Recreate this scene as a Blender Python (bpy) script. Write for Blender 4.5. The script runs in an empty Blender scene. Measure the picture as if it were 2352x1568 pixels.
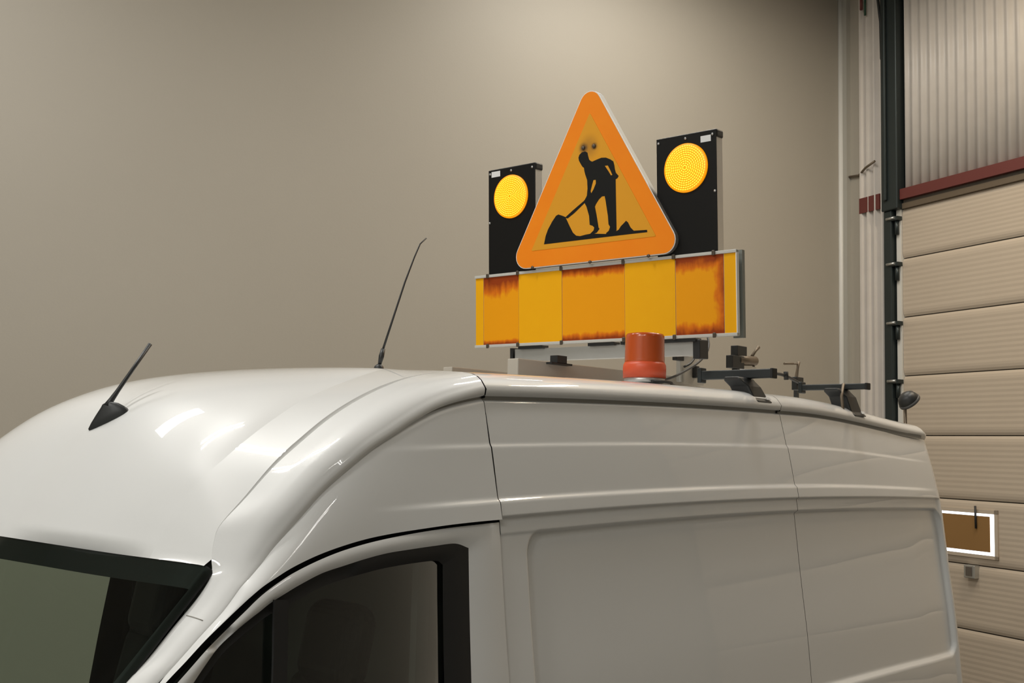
import bpy, bmesh, math
import numpy as np
from mathutils import Vector, Matrix

# ------------------------------------------------------------------ camera
SC = bpy.context.scene
COL = SC.collection
F, CX, CY = 2500.0, 1176.0, 784.0
CAM = np.array([0.0, 0.0, 2.33])
YAW, PITCH, ROLL = [math.radians(v) for v in (46.11, 5.627, 1.507)]
_f = np.array([math.sin(YAW)*math.cos(PITCH), math.cos(YAW)*math.cos(PITCH), math.sin(PITCH)])
_r = np.array([math.cos(YAW), -math.sin(YAW), 0.0])
_u = np.cross(_r, _f)
R2 = _r*math.cos(ROLL) + _u*math.sin(ROLL)
U2 = -_r*math.sin(ROLL) + _u*math.cos(ROLL)
cam_d = bpy.data.cameras.new('camera')
cam_d.sensor_width = 36.0
cam_d.lens = 36.0*F/2352.0
cam_d.clip_start = 0.05
cam = bpy.data.objects.new('camera', cam_d)
M = Matrix.Identity(4)
for i in range(3):
    M[i][0], M[i][1], M[i][2], M[i][3] = R2[i], U2[i], -_f[i], CAM[i]
cam.matrix_world = M
COL.objects.link(cam)
SC.camera = cam
SC.view_settings.view_transform = 'Standard'
SC.view_settings.look = 'None'
SC.view_settings.exposure = 0.22
SC.view_settings.gamma = 1.0
SC.view_settings.use_curve_mapping = False

# room axes: the hall is turned against the van
RA = math.radians(20.26)
XR = np.array([math.cos(RA), -math.sin(RA), 0.0])
YR = np.array([math.sin(RA), math.cos(RA), 0.0])
ROOM_ROT = -RA
def room(a, b, z):
    return a*XR + b*YR + np.array([0, 0, z])

# ------------------------------------------------------------------ world and lamps
w = bpy.data.worlds.new('hall_world'); SC.world = w; w.use_nodes = True
w.node_tree.nodes['Background'].inputs[0].default_value = (0.5, 0.47, 0.42, 1)
w.node_tree.nodes['Background'].inputs[1].default_value = 0.05

def strip_light(name, a, b, z, length, width, power, along='x', color=(1, .985, .94), tilt=0.0):
    d = bpy.data.lights.new(name, 'AREA'); d.shape = 'RECTANGLE'
    d.size, d.size_y, d.energy, d.color = length, width, power, color
    o = bpy.data.objects.new(name, d)
    o.location = room(a, b, z)
    o.rotation_euler = (tilt, 0, ROOM_ROT + (0 if along == 'x' else math.pi/2))
    COL.objects.link(o)
    return o
CEIL = 7.4
def twin_fixture(a, b, z, power, along='x', length=1.5):
    for s in (-.1, .1):
        da, db = (0, s) if along == 'x' else (s, 0)
        strip_light('fluorescent_tube_light', a+da, b+db, z, length, .05, power, along)
for (a, b, p) in [(-.2, 4.25, 46), (4.45, 4.1, 30), (5.0, -2.6, 7), (-2.2, -2.8, 30), (-4.8, 0.6, 96), (-4.8, -2.4, 64)]:
    twin_fixture(a, b, 6.9, p)
strip_light('added_wall_fill_light', -1.2, 6.5, 7.0, 1.8, .6, 66, 'x', (1, .98, .93))  # unseen soft panel, added to brighten the left part of the rear wall
# warm fixture near the door, and the row of fixtures along the rear wall just above the frame
strip_light('door_fixture_light', 6.5, 4.2, 7.15, .25, 1.6, 95, 'x', (1, .84, .62))
for a, b, p, wd in ((5.0, 7.25, 66, .3),):
    strip_light('wall_fixture_light', a, b, 7.3, 2.0, wd, p, 'x', (1, .965, .89))

# ------------------------------------------------------------------ helpers
def at(px, py, Y=None, X=None, Z=None, n=None, d=None):
    v = R2*((px-CX)/F) - U2*((py-CY)/F) + _f
    if Y is not None: t = Y/v[1]
    elif X is not None: t = X/v[0]
    elif Z is not None: t = (Z-CAM[2])/v[2]
    else: t = (d-np.dot(n, CAM))/np.dot(n, v)
    return CAM + t*v

def ss(x):
    x = np.clip(x, 0, 1)
    return x*x*(3-2*x)

def catmull(P, k):
    """dense Catmull-Rom through rows of points"""
    P = np.asarray(P, float); out = []
    n = len(P)
    for i in range(n-1):
        p0 = P[i-1] if i else 2*P[0]-P[1]
        p1, p2 = P[i], P[i+1]
        p3 = P[i+2] if i+2 < n else 2*P[-1]-P[-2]
        for j in range(k):
            t = j/k
            out.append(.5*((2*p1)+(-p0+p2)*t+(2*p0-5*p1+4*p2-p3)*t*t+(-p0+3*p1-3*p2+p3)*t**3))
    out.append(P[-1])
    return np.array(out)

MATS = {}
def mat(name, color, rough=.5, metal=0.0, coat=0.0, emit=None, strength=0.0, noise=None, bump=None, spec=.5):
    if name in MATS: return MATS[name]
    m = bpy.data.materials.new(name); m.use_nodes = True
    nt = m.node_tree; b = nt.nodes['Principled BSDF']
    b.inputs['Base Color'].default_value = (*color, 1)
    b.inputs['Roughness'].default_value = rough
    b.inputs['Metallic'].default_value = metal
    b.inputs['Coat Weight'].default_value = coat
    b.inputs['Coat Roughness'].default_value = .03
    b.inputs['Specular IOR Level'].default_value = spec
    if emit:
        b.inputs['Emission Color'].default_value = (*emit, 1)
        b.inputs['Emission Strength'].default_value = strength
    tc = nt.nodes.new('ShaderNodeTexCoord')
    if noise:   # (scale, amount, second colour)
        n = nt.nodes.new('ShaderNodeTexNoise'); n.inputs['Scale'].default_value = noise[0]
        n.inputs['Detail'].default_value = 6
        nt.links.new(tc.outputs['Object'], n.inputs['Vector'])
        r = nt.nodes.new('ShaderNodeMapRange'); r.inputs[1].default_value = .35; r.inputs[2].default_value = .65
        r.inputs[4].default_value = noise[1]
        nt.links.new(n.outputs['Fac'], r.inputs[0])
        mx = nt.nodes.new('ShaderNodeMix'); mx.data_type = 'RGBA'
        mx.inputs[6].default_value = (*color, 1); mx.inputs[7].default_value = (*noise[2], 1)
        nt.links.new(r.outputs[0], mx.inputs[0]); nt.links.new(mx.outputs[2], b.inputs['Base Color'])
    if bump:    # (scale, strength)
        n = nt.nodes.new('ShaderNodeTexNoise'); n.inputs['Scale'].default_value = bump[0]
        n.inputs['Detail'].default_value = 5
        nt.links.new(tc.outputs['Object'], n.inputs['Vector'])
        bp = nt.nodes.new('ShaderNodeBump'); bp.inputs['Strength'].default_value = bump[1]; bp.inputs['Distance'].default_value = .01
        nt.links.new(n.outputs['Fac'], bp.inputs['Height']); nt.links.new(bp.outputs[0], b.inputs['Normal'])
    MATS[name] = m
    return m

def glass_mat(name, tint, ior=1.5):
    m = bpy.data.materials.new(name); m.use_nodes = True
    nt = m.node_tree; nt.nodes.remove(nt.nodes['Principled BSDF'])
    out = nt.nodes['Material Output']
    t = nt.nodes.new('ShaderNodeBsdfTransparent'); t.inputs[0].default_value = (*tint, 1)
    g = nt.nodes.new('ShaderNodeBsdfGlossy'); g.inputs['Roughness'].default_value = .02
    f = nt.nodes.new('ShaderNodeFresnel'); f.inputs[0].default_value = ior
    x = nt.nodes.new('ShaderNodeMixShader')
    nt.links.new(f.outputs[0], x.inputs[0]); nt.links.new(t.outputs[0], x.inputs[1]); nt.links.new(g.outputs[0], x.inputs[2])
    nt.links.new(x.outputs[0], out.inputs[0])
    return m

class MB:
    """collects geometry in world coordinates; build() links it as one mesh object"""
    def __init__(s): s.v, s.f, s.sm = [], [], []
    def add(s, verts, faces, smooth=False):
        o = len(s.v); s.v += [tuple(map(float, p)) for p in verts]
        s.f += [tuple(i+o for i in f) for f in faces]; s.sm += [smooth]*len(faces)
        return s
    def grid(s, G, smooth=True, closed=False):
        G = np.asarray(G, float); a, b = G.shape[:2]
        fs = []
        for i in range(a-1):
            for j in range(b-1 if not closed else b):
                k = (j+1) % b
                fs.append((i*b+j, i*b+k, (i+1)*b+k, (i+1)*b+j))
        return s.add(G.reshape(-1, 3), fs, smooth)
    def box(s, c, h, ax=None):
        """centre, half sizes, axes (rows)"""
        ax = np.eye(3) if ax is None else np.asarray(ax, float)
        c = np.asarray(c, float); vs = []
        for i in (-1, 1):
            for j in (-1, 1):
                for k in (-1, 1):
                    vs.append(c + ax[0]*h[0]*i + ax[1]*h[1]*j + ax[2]*h[2]*k)
        return s.add(vs, [(0,1,3,2),(4,6,7,5),(0,4,5,1),(2,3,7,6),(0,2,6,4),(1,5,7,3)])
    def tube(s, pts, r, n=10, caps=True):
        pts = np.asarray(pts, float); m = len(pts)
        rs = np.broadcast_to(np.asarray(r, float), (m,)); rings = []
        t0 = pts[1]-pts[0]; ref = np.array([0, 0, 1.]) if abs(t0[2]) < .9*np.linalg.norm(t0) else np.array([1., 0, 0])
        for i in range(m):
            t = pts[min(i+1, m-1)]-pts[max(i-1, 0)]; t = t/np.linalg.norm(t)
            a = np.cross(t, ref); a /= np.linalg.norm(a); b = np.cross(a, t); ref = b if abs(np.dot(b, ref)) > .1 else ref
            rings.append([pts[i]+rs[i]*(a*math.cos(q)+b*math.sin(q)) for q in np.linspace(0, 2*math.pi, n, endpoint=False)])
        o = len(s.v); s.grid(rings, True, True)
        if caps:
            s.f += [tuple(o+i for i in range(n))[::-1], tuple(o+(m-1)*n+i for i in range(n))]; s.sm += [False, False]
        return s
    def lathe(s, c, axis, prof, n=32):
        """prof: list of (radius, height along axis)"""
        axis = np.asarray(axis, float); axis = axis/np.linalg.norm(axis); c = np.asarray(c, float)
        ref = np.array([1., 0, 0]) if abs(axis[0]) < .9 else np.array([0, 1., 0])
        a = np.cross(axis, ref); a /= np.linalg.norm(a); b = np.cross(axis, a)
        rings = [[c+axis*h+max(r, 1e-5)*(a*math.cos(q)+b*math.sin(q)) for q in np.linspace(0, 2*math.pi, n, endpoint=False)] for r, h in prof]
        return s.grid(rings, True, True)
    def prism(s, poly, d):
        """poly: world points (planar); d: extrusion vector"""
        poly = [np.asarray(p, float) for p in poly]; n = len(poly); d = np.asarray(d, float)
        o = len(s.v); s.v += [tuple(p) for p in poly]+[tuple(p+d) for p in poly]
        fs = [tuple(range(o, o+n)), tuple(range(o+2*n-1, o+n-1, -1))]+[(o+i, o+n+i, o+n+(i+1) % n, o+(i+1) % n) for i in range(n)]
        s.f += fs; s.sm += [False]*len(fs)
        return s
    def build(s, name, material, parent=None, bevel=0, solid=0, segs=2, recalc=True, auto=None):
        off = np.zeros(3)
        p = parent
        if p is not None: off = np.array(p['_o']) if '_o' in p else np.zeros(3)
        me = bpy.data.meshes.new(name)
        me.from_pydata([tuple(np.array(v)-off) for v in s.v], [], s.f)
        me.polygons.foreach_set('use_smooth', s.sm)
        if recalc:
            bm = bmesh.new(); bm.from_mesh(me); bmesh.ops.remove_doubles(bm, verts=bm.verts, dist=1e-6)
            bmesh.ops.recalc_face_normals(bm, faces=bm.faces); bm.to_mesh(me); bm.free()
        me.validate(); me.update()
        me.materials.append(MATS[material] if isinstance(material, str) else material)
        o = bpy.data.objects.new(name, me); COL.objects.link(o)
        if p is not None: o.parent = p; o['_o'] = list(map(float, off))
        else: o['_o'] = [0., 0., 0.]
        if solid:
            md = o.modifiers.new('thickness', 'SOLIDIFY'); md.thickness = solid; md.offset = 0
        if bevel:
            md = o.modifiers.new('edge', 'BEVEL'); md.width = bevel; md.segments = segs; md.limit_method = 'ANGLE'; md.angle_limit = math.radians(40)
        return o

def thing(name, label, cat, loc=(0, 0, 0), group=None, kind=None):
    o = bpy.data.objects.new(name, None); COL.objects.link(o); o.location = tuple(map(float, loc)); o['_o'] = list(map(float, loc))
    o.empty_display_size = .1
    if label: o['label'] = label
    if cat: o['category'] = cat
    if group: o['group'] = group
    if kind: o['kind'] = kind
    return o
def tag(o, label=None, cat=None, group=None, kind=None):
    if label: o['label'] = label
    if cat: o['category'] = cat
    if group: o['group'] = group
    if kind: o['kind'] = kind
    return o
def struct(o): o['kind'] = 'structure'; return o

# ------------------------------------------------------------------ materials
mat('wall_paint', (.44, .398, .332), .55, noise=(.6, .35, (.405, .364, .302)), bump=(60, .05))
mat('light_paint', (.47, .475, .445), .6)
mat('concrete', (.13, .125, .115), .6, noise=(2.0, .6, (.10, .095, .09)))
mat('ceiling_white', (.55, .53, .49), .7)
mat('trim_white', (.72, .70, .65), .35)
mat('cladding', (.68, .63, .58), .4, noise=(5.0, .35, (.58, .53, .48)))
mat('door_panel', (.56, .47, .37), .5, noise=(3.0, .25, (.52, .43, .335)))
mat('joint_dark', (.12, .10, .08), .6)
mat('red_steel', (.14, .03, .025), .5)
mat('track_dark', (.035, .045, .045), .35, .4)
mat('galvanised', (.55, .55, .53), .35, .8)
mat('cardboard', (.30, .16, .05), .8)
mat('daylight', (.9, .95, 1), .5, emit=(.82, .9, 1), strength=2.2)
mat('paint', (.79, .79, .78), .38, coat=1.0)
mat('black_plastic', (.018, .019, .019), .45)
mat('rubber', (.010, .010, .010), .6)
mat('seam_and_shade_grey', (.33, .315, .285), .7)  # A-pillar seam, and the shade colour laid in the roof gutter
mat('gap_dark', (.012, .012, .013), .9, spec=.1)
mat('interior', (.03, .03, .028), .8)
mat('interior_grey', (.16, .165, .155), .7)
mat('tyre', (.02, .02, .02), .8)
mat('alu', (.62, .62, .60), .38, .75)
mat('white_rim', (.80, .79, .76), .4)
mat('sign_orange', (.93, .262, .010), .5, noise=(9, .3, (.90, .21, .006)), spec=.2)
mat('frame_grey', (.55, .54, .50), .45)
mat('sign_black', (.007, .007, .006), .6, spec=.2)
mat('lamp_black', (.007, .0065, .006), .4, spec=.25)
mat('sticker', (.75, .75, .75), .5)
mat('bolt', (.10, .08, .06), .45, .5)
mat('screw', (.5, .5, .5), .35, .8)
mat('sheet_yellow', (.90, .43, .004), .5, noise=(14, .25, (.87, .39, .003)), spec=.2)
mat('beacon_lens', (.50, .075, .008), .25, coat=.6)
mat('beacon_ring', (.72, .10, .035), .4)
mat('cable', (.02, .02, .02), .5)
mat('rust_metal', (.17, .13, .09), .5, .4)
mat('beige_rail', (.44, .40, .34), .45)
MATS['windscreen_glass'] = glass_mat('windscreen_glass', (.72, .84, .77))
MATS['side_glass'] = glass_mat('side_glass', (.55, .60, .56))

# ------------------------------------------------------------------ the hall
D_R = 8.07; B_R = 8.77; A_L = -6.5; B_F = -7.0
def slab(name, a0, a1, b0, b1, z0, z1, m):
    mb = MB(); mb.box(room((a0+a1)/2, (b0+b1)/2, (z0+z1)/2), ((a1-a0)/2, (b1-b0)/2, (z1-z0)/2), (XR, YR, (0, 0, 1)))
    return struct(mb.build(name, m))
floor = slab('floor', A_L-.2, D_R+.4, B_F-.2, B_R+.2, -.2, 0, 'concrete')
slab('ceiling', A_L-.2, D_R+.4, B_F-.2, B_R+.2, CEIL, CEIL+.2, 'ceiling_white')
slab('wall_back', A_L-.2, D_R+.4, B_R, B_R+.2, 0, CEIL, 'wall_paint')
slab('wall_left', A_L-.2, A_L, B_F, B_R, 0, CEIL, 'light_paint')
slab('wall_front', A_L, D_R, B_F-.2, B_F, 0, CEIL, 'light_paint')
wr = slab('wall_right', D_R+.12, D_R+.4, B_F, B_R, 0, CEIL, 'wall_paint')
wr['_o'] = [0., 0., 0.]

def wbox(mb, a0, a1, b0, b1, z0, z1):
    mb.box(room((a0+a1)/2, (b0+b1)/2, (z0+z1)/2), ((a1-a0)/2, (b1-b0)/2, (z1-z0)/2), (XR, YR, (0, 0, 1)))
    return mb
# corner: bright rounded cover strip, grey flat strip beside it
mb = MB(); mb.tube([room(D_R+.03, B_R-.018, 0), room(D_R+.03, B_R-.018, CEIL)], .028, 14)
struct(mb.build('trim_1', 'trim_white'))
mb = wbox(MB(), D_R+.03, D_R+.12, 8.665, B_R, 0, CEIL); struct(mb.build('trim_2', mat('trim_grey', (.44, .42, .37), .5)))
mb = wbox(MB(), D_R+.085, D_R+.12, 8.50, 8.665, 0, CEIL); struct(mb.build('trim_3', 'wall_paint'))
# ribbed cladding between the corner and the door track
def corrugated(b0, b1, z0, z1, a, pitch, depth, duty=(.28, .5, .78)):
    bs, offs = [], []
    b = b1
    while b > b0:
        for fr, o in ((0, 0), (duty[0]*.35, 0), (duty[0], depth), (duty[1], depth), (duty[2], 0)):
            bb = b-fr*pitch
            if bb < b0: break
            bs.append(bb); offs.append(o)
        b -= pitch
    bs.append(b0); offs.append(0)
    G = [[room(a-o, bb, z) for bb, o in zip(bs, offs)] for z in (z0, z1)]
    mb = MB(); mb.grid(G, False)
    return mb
corrugated(8.09, 8.50, 0, CEIL, D_R+.075, .098, .05).build('ribbed_cladding', 'cladding', wr, solid=.003)
bs = np.arange(2.0, 7.861, .0112)
G = [[room(D_R+.05-.016*math.sin(2*math.pi*b/.112), b, z) for b in bs] for z in (4.99, CEIL)]
MB().grid(G, True).build('corrugated_sheet', 'cladding', wr, solid=.003)
# red band across the ribs: flat pieces on the rib crowns
for b0, b1 in ((8.36, 8.478), (8.27, 8.345), (8.19, 8.245), (8.125, 8.155)):
    wbox(MB(), D_R+.02, D_R+.034, b0, b1, 4.86, 5.02).build('red_band', 'red_steel', wr)
# red steel lintel with a dark shadow gap and a timber-coloured seal under it
wbox(MB(), D_R-.02, D_R+.12, 2.0, 7.88, 4.89, 4.995).build('lintel', 'red_steel', wr)
wbox(MB(), D_R+.03, D_R+.12, 2.0, 7.88, 4.855, 4.89).build('lintel_shadow_gap', 'joint_dark', wr)
wbox(MB(), D_R+.01, D_R+.12, 2.0, 7.88, 4.80, 4.855).build('lintel_seal', 'rust_metal', wr)
# small rail bracket and hanging cables on the cladding
mb = MB(); mb.tube([room(D_R+.06, 8.66, 5.30), room(D_R+.06, 8.52, 5.285), room(D_R-.01, 8.35, 5.32), room(D_R-.01, 8.22, 5.36)], .012, 8)
mb.tube([room(D_R+.07, 8.505, 5.29), room(D_R+.07, 8.505, 4.2)], .008, 6)
mb.build('cable_bracket', 'rust_metal', wr)
mb = MB(); mb.tube([room(D_R-.01, 8.40, CEIL-.2), room(D_R-.01, 8.40, 7.03)], .016, 8); mb.build('cable_end', 'red_steel', wr)
mb = MB(); mb.tube([room(D_R-.01, 8.345, CEIL-.2), room(D_R-.01, 8.345, 6.95)], .012, 8); mb.build('cable_end', mat('green_cable', (.02, .07, .04), .5), wr)
mb = MB(); mb.tube([room(D_R-.02, 8.24, CEIL-.2), room(D_R-.02, 8.16, 7.1), room(D_R-.02, 8.12, 6.8), room(D_R-.02, 8.11, 6.4)], .014, 8); mb.build('cable_end', 'cable', wr)

# sectional door
door = thing('door_1', None, None, room(D_R, 5.0, 0), kind='structure')
JZ = [.235, .82, 1.40, 1.977, 2.559, 3.141, 3.721, 4.306, 4.815]
for i, (z0, z1) in enumerate(zip([0.0]+JZ[:-1], JZ)):
    # each section bulges a little and has fine horizontal lines
    zs = np.linspace(z0+.006, z1-.006, 25 if i else 9)
    prof = []
    for k, z in enumerate(zs):
        e = min(z-z0, z1-z)
        prof.append((z, .055 - .016*ss(e/.05) - (.0015 if k % 2 else 0)))
    G = [[room(D_R+o, b, z) for z, o in prof] for b in (1.9, 7.90)]
    o = MB().grid(G, False).build('door_section', 'door_panel', door, solid=.006)
wbox(MB(), D_R+.075, D_R+.11, 1.9, 7.9, 0, 4.9).build('door_backing', 'joint_dark', door)
wbox(MB(), D_R+.02, D_R+.07, 7.905, 7.965, 0, 4.82).build('side_seal', 'trim_white', door)
# vertical track: wide dark channel above, narrow below
mb = MB(); wbox(mb, D_R-.05, D_R+.10, 7.885, 8.10, 4.80, CEIL); wbox(mb, D_R-.08, D_R-.05, 8.01, 8.06, 4.9, CEIL)
mb.build('track_cover', 'track_dark', door, bevel=.012)
wbox(MB(), D_R-.03, D_R+.08, 7.985, 8.09, 0, 4.80).build('track', 'track_dark', door, bevel=.01)
for z in (4.75, 4.29, 3.70, 3.125, 2.545, 1.96):
    mb = MB(); wbox(mb, D_R-.035, D_R+.03, 7.90, 8.02, z-.06, z-.02); mb.tube([room(D_R-.0, 7.94, z-.05), room(D_R-.0, 7.94, z-.20)], .022, 8)
    h = mb.build('hinge', 'track_dark', door)
    mb = MB(); mb.tube([room(D_R-.04, 7.93, z-.035), room(D_R-.04, 8.04, z-.035)], .014, 8); mb.build('roller', 'galvanised', h)
# door window: daylight round a sheet of cardboard
wo = wbox(MB(), D_R+.028, D_R+.04, 6.855, 7.60, 1.50, 1.865).build('window_pane', 'daylight', door)
mb = MB()
for (b0, b1, z0, z1) in ((6.82, 6.855, 1.47, 1.90), (7.60, 7.635, 1.47, 1.90), (6.82, 7.635, 1.47, 1.50), (6.82, 7.635, 1.865, 1.90)):
    wbox(mb, D_R+.02, D_R+.045, b0, b1, z0, z1)
mb.build('window_frame', 'door_panel', door)
wbox(MB(), D_R+.012, D_R+.018, 6.897, 7.62, 1.530, 1.843).build('cardboard_sheet', 'cardboard', door)
mb = MB(); mb.tube([room(D_R-.005, 7.035, 1.93), room(D_R-.0, 7.035, 1.73)], .010, 8); mb.build('strap', 'cable', door)
h = wbox(MB(), D_R-.02, D_R+.045, 7.04, 7.16, 1.285, 1.40).build('latch', 'galvanised', door, bevel=.006)
wbox(MB(), D_R-.03, D_R-.02, 7.07, 7.13, 1.305, 1.385).build('latch_handle', 'joint_dark', h)

# ------------------------------------------------------------------ the van
YC = 3.19
VAN = thing('van', 'large white panel van with a raised roof parked in the hall', 'van', (3.2, YC, 0))
ZT = [.3, 1.0, 1.2, 1.4, 1.6, 1.83, 2.13, 2.18, 2.34, 2.5]
YT = [2.2, 2.19, 2.2, 2.216, 2.235, 2.267, 2.302, 2.313, 2.345, 2.385]
_zz = np.linspace(.3, 2.5, 221); _yy = np.interp(_zz, ZT, YT)
_k = np.ones(15)/15; _yy[7:-7] = np.convolve(_yy, _k, 'valid')
def Ys(z): return np.interp(z, _zz, _yy)
def side(px, py):
    Y = 2.3
    for _ in range(25):
        P = at(px, py, Y=Y); Y = .5*Y+.5*float(Ys(P[2]))
    return P
X_BP, X_S2, X_END = 2.36, 4.13, 5.775
def arch(X): return 2.155-.0105*(np.asarray(X)-4.1)**2
def vscale(X): return 1-.13*ss((np.asarray(X)-4.3)/1.35)
def zv(X, v):
    return arch(X)+np.where(v > 0, v*vscale(X), v)
def rround(X, r=.17):
    d = np.clip(X-(X_END-r), 0, r); return r-np.sqrt(r*r-d*d)
def mirror(G):
    G = np.array(G, float); G[..., 1] = 2*YC-G[..., 1]; return G

def offs(X, v):
    """relief of the body side, outward positive"""
    fade = 1-ss((X-5.25)/.4)
    o = 0.0
    o -= .022*ss((v-.350)/.007)
    o += .005*ss((.222-v)/.014)*fade
    o += .009*ss((.060-v)/.016)*fade
    o -= .013*ss((.005-v)/.008)*(1-ss((X-5.6)/.05))
    o -= .004*ss((-.046-v)/.01)*(1-ss((X-2.5)/.1))
    # pressed panel: rounded rectangle in X and v
    x0, x1, v0, v1, r = 2.475, 5.63, -.775, -.046, .07
    cx, cv = (x0+x1)/2, (v0+v1)/2
    dx = abs(X-cx)-((x1-x0)/2-r); dv = abs(v-cv)-((v1-v0)/2-r)
    d = r-(math.hypot(max(dx, 0), max(dv, 0))+min(max(dx, dv), 0))
    o -= .020*ss(d/.017)
    return o
V_ROWS = sorted(set([round(x, 4) for x in list(np.arange(-1.8, -.85, .1))+list(np.arange(-.85, -.70, .008))+list(np.arange(-.70, -.12, .05))
          + list(np.arange(-.12, .075, .004))+list(np.arange(.075, .20, .025))+list(np.arange(.20, .232, .004))+list(np.arange(.232, .345, .022))+list(np.arange(.345, .369, .004))]))
def cols(a, b):
    xs = list(np.arange(a, b, .04))+[b]
    for c in (2.49, 5.62):
        xs += [x for x in np.arange(c-.07, c+.07, .006) if a < x < b]
    xs += [x for x in np.arange(X_END-.18, X_END+.0001, .012) if a < x <= b]
    return sorted(xs)
def side_grid(xa, xb):
    G = []
    for X in cols(xa, xb):
        ins = float(rround(X))+.05*ss((X-4.4)/1.6)*0.4
        G.append([(X, float(Ys(2.15+v))+ins-offs(X, v), float(zv(X, v))-(.35*float(rround(X)) if v > .2 else 0)) for v in V_ROWS])
    return np.array(G)
def roof_prof(X):
    pts = [(2.408, .364), (2.380, .369), (2.376, .388), (2.388, .404), (2.398, .416), (2.415, .428), (2.44, .437), (2.48, .443), (2.55, .448), (2.70, .456), (2.9, .463), (3.19, .467)]
    ins = float(rround(X))+.05*ss((X-4.4)/1.6)*0.4
    L = [(X, y+ins*(YC-y)/.8, float(zv(X, np.array(v)))-(.35+.9*min((v-.36)/.07, 1))*float(rround(X))) for y, v in pts]
    return np.array(L)
SEGS = [(X_BP+.0028, X_S2-.0016), (X_S2+.0016, X_END)]
for k, (xa, xb) in enumerate(SEGS):
    G = side_grid(xa, xb)
    nm = ('side_panel', 'rear_side_panel')[k]
    MB().grid(G).build(nm, 'paint', VAN)
    MB().grid(mirror(G)).build(nm, 'paint', VAN)
    R = []
    for X in cols(xa, xb):
        p = roof_prof(X); R.append(np.concatenate([p, mirror(p)[::-1][1:]]))
    MB().grid(R).build(('roof_panel', 'rear_roof_panel')[k], 'paint', VAN)
# dark seal strips behind the shut lines
for X, wd, dp in ((X_BP, .008, .009), (X_S2, .006, .006)):
    G = []
    for x in (X-wd, X+wd):
        s = np.array([(x, float(Ys(2.15+v))-offs(max(x, X_BP+.01), v)+dp+.014*ss((v-.33)/.02)+.012*ss((.03-v)/.03), float(zv(x, v))) for v in V_ROWS])
        r = roof_prof(x).copy(); r[:, 1] += dp*.9*(r[:, 1] < 2.45); r[:, 2] -= dp*.9
        half = np.concatenate([s, r])
        G.append(np.concatenate([half, mirror(half)[::-1][1:]]))
    MB().grid(G).build('panel_gap_seal', 'gap_dark', VAN)
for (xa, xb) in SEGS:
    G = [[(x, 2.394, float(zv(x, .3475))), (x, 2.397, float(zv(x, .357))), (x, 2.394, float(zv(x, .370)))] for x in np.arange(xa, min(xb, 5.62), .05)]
    for f in (lambda q: np.array(q), mirror): MB().grid(f(np.array(G))).build('gutter_shade_strip', 'seam_and_shade_grey', VAN)  # grey strip added in the groove as the shade under the roof lip
# rear end wall and floor of the body
g0 = side_grid(X_END-.0001, X_END)[-1]; r0 = roof_prof(X_END)
ring = np.concatenate([g0, r0]); ring = np.concatenate([ring, mirror(ring)[::-1][1:]])
MB().add(list(ring), [tuple(range(len(ring)))]).build('rear_doors', 'paint', VAN)
MB().box((3.4, YC, .42), (2.3, .93, .06)).build('underbody', 'black_plastic', VAN)

# ---- cab: rows of points from the B-pillar forward and down the A-pillar
E_px = [(1145,1192),(1090,1197),(1030,1204),(965,1214),(900,1225),(840,1238),(780,1256),(725,1277),(672,1303),(635,1326),(604,1347),(580,1367),(560,1385),(520,1423),(470,1472),(425,1521),(385,1563),(320,1635)]
D_px = [(1107,911),(1061,918.6),(1007,936),(953.6,965),(900,1001),(850,1035),(793,1083),(739,1133),(686,1193.6),(632,1254),(600,1295),(575,1325),(553,1349),(514,1402),(462,1459),(417,1510),(377,1554),(312,1628)]
D_Y = [2.385,2.380,2.374,2.368,2.362,2.357,2.352,2.348,2.344,2.340,2.336,2.332,2.328,2.321,2.314,2.308,2.304,2.298]
C_px = [(1028,853.6),(957,863),(900,881),(828.6,915),(757,961),(686,1020),(628.6,1072),(564,1143.6),(506,1206),(491,1247),(486,1284),(487,1309),(479,1334),(448,1380),(395,1443.6),(342.7,1509.5),(290,1567.5),(222,1652)]
C_Y = [2.55,2.53,2.515,2.50,2.485,2.47,2.46,2.45,2.438,2.425,2.412,2.403,2.397,2.388,2.375,2.36,2.345,2.325]
E3 = np.array([side(*p) for p in E_px]); E3[:, 1] += np.linspace(0, .02, len(E3))
E3 = np.array([at(*p, Y=y) for p, y in zip(E_px, E3[:, 1])])
D3 = np.array([at(*p, Y=y) for p, y in zip(D_px, D_Y)])
C3 = np.array([at(*p, Y=y) for p, y in zip(C_px, C_Y)])
E3[0] = (X_BP-.0028, E3[0][1], E3[0][2]); D3[0] = (X_BP-.0028, 2.385, float(zv(X_BP, .367)))
C3[0] = (X_BP-.0028, 2.55, float(zv(X_BP, .448)))
B_in = [None, None, (839,859.6,2.72), (757,890,2.67), (690,922,2.635), (630,961,2.61), (570,1006,2.59), (508,1059,2.577), (450,1112,2.57), (400,1180,2.57), (345,1278,2.575)]
B3 = [np.array((X_BP-.0028, 2.78, float(zv(X_BP, .459)))), np.array((2.27, 2.755, 2.578))]+[at(p[0], p[1], Y=p[2]) for p in B_in[2:]]
B3 = np.array(B3)
A3 = np.array([(X_BP-.0028, YC, float(zv(X_BP, .467))), (2.22, YC, 2.590), (2.05, YC, 2.576), (1.9, YC, 2.556), (1.77, YC, 2.53), (1.66, YC, 2.495), (1.56, YC, 2.445), (1.47, YC, 2.37), (1.395, YC, 2.28), (1.32, YC, 2.17), (1.253, YC, 2.052)])
KS = 6
Ed, Dd, Cd = (catmull(x, KS) for x in (E3, D3, C3))
Bd, Ad = catmull(B3, KS), catmull(A3, KS)
NH = len(Bd)
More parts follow.
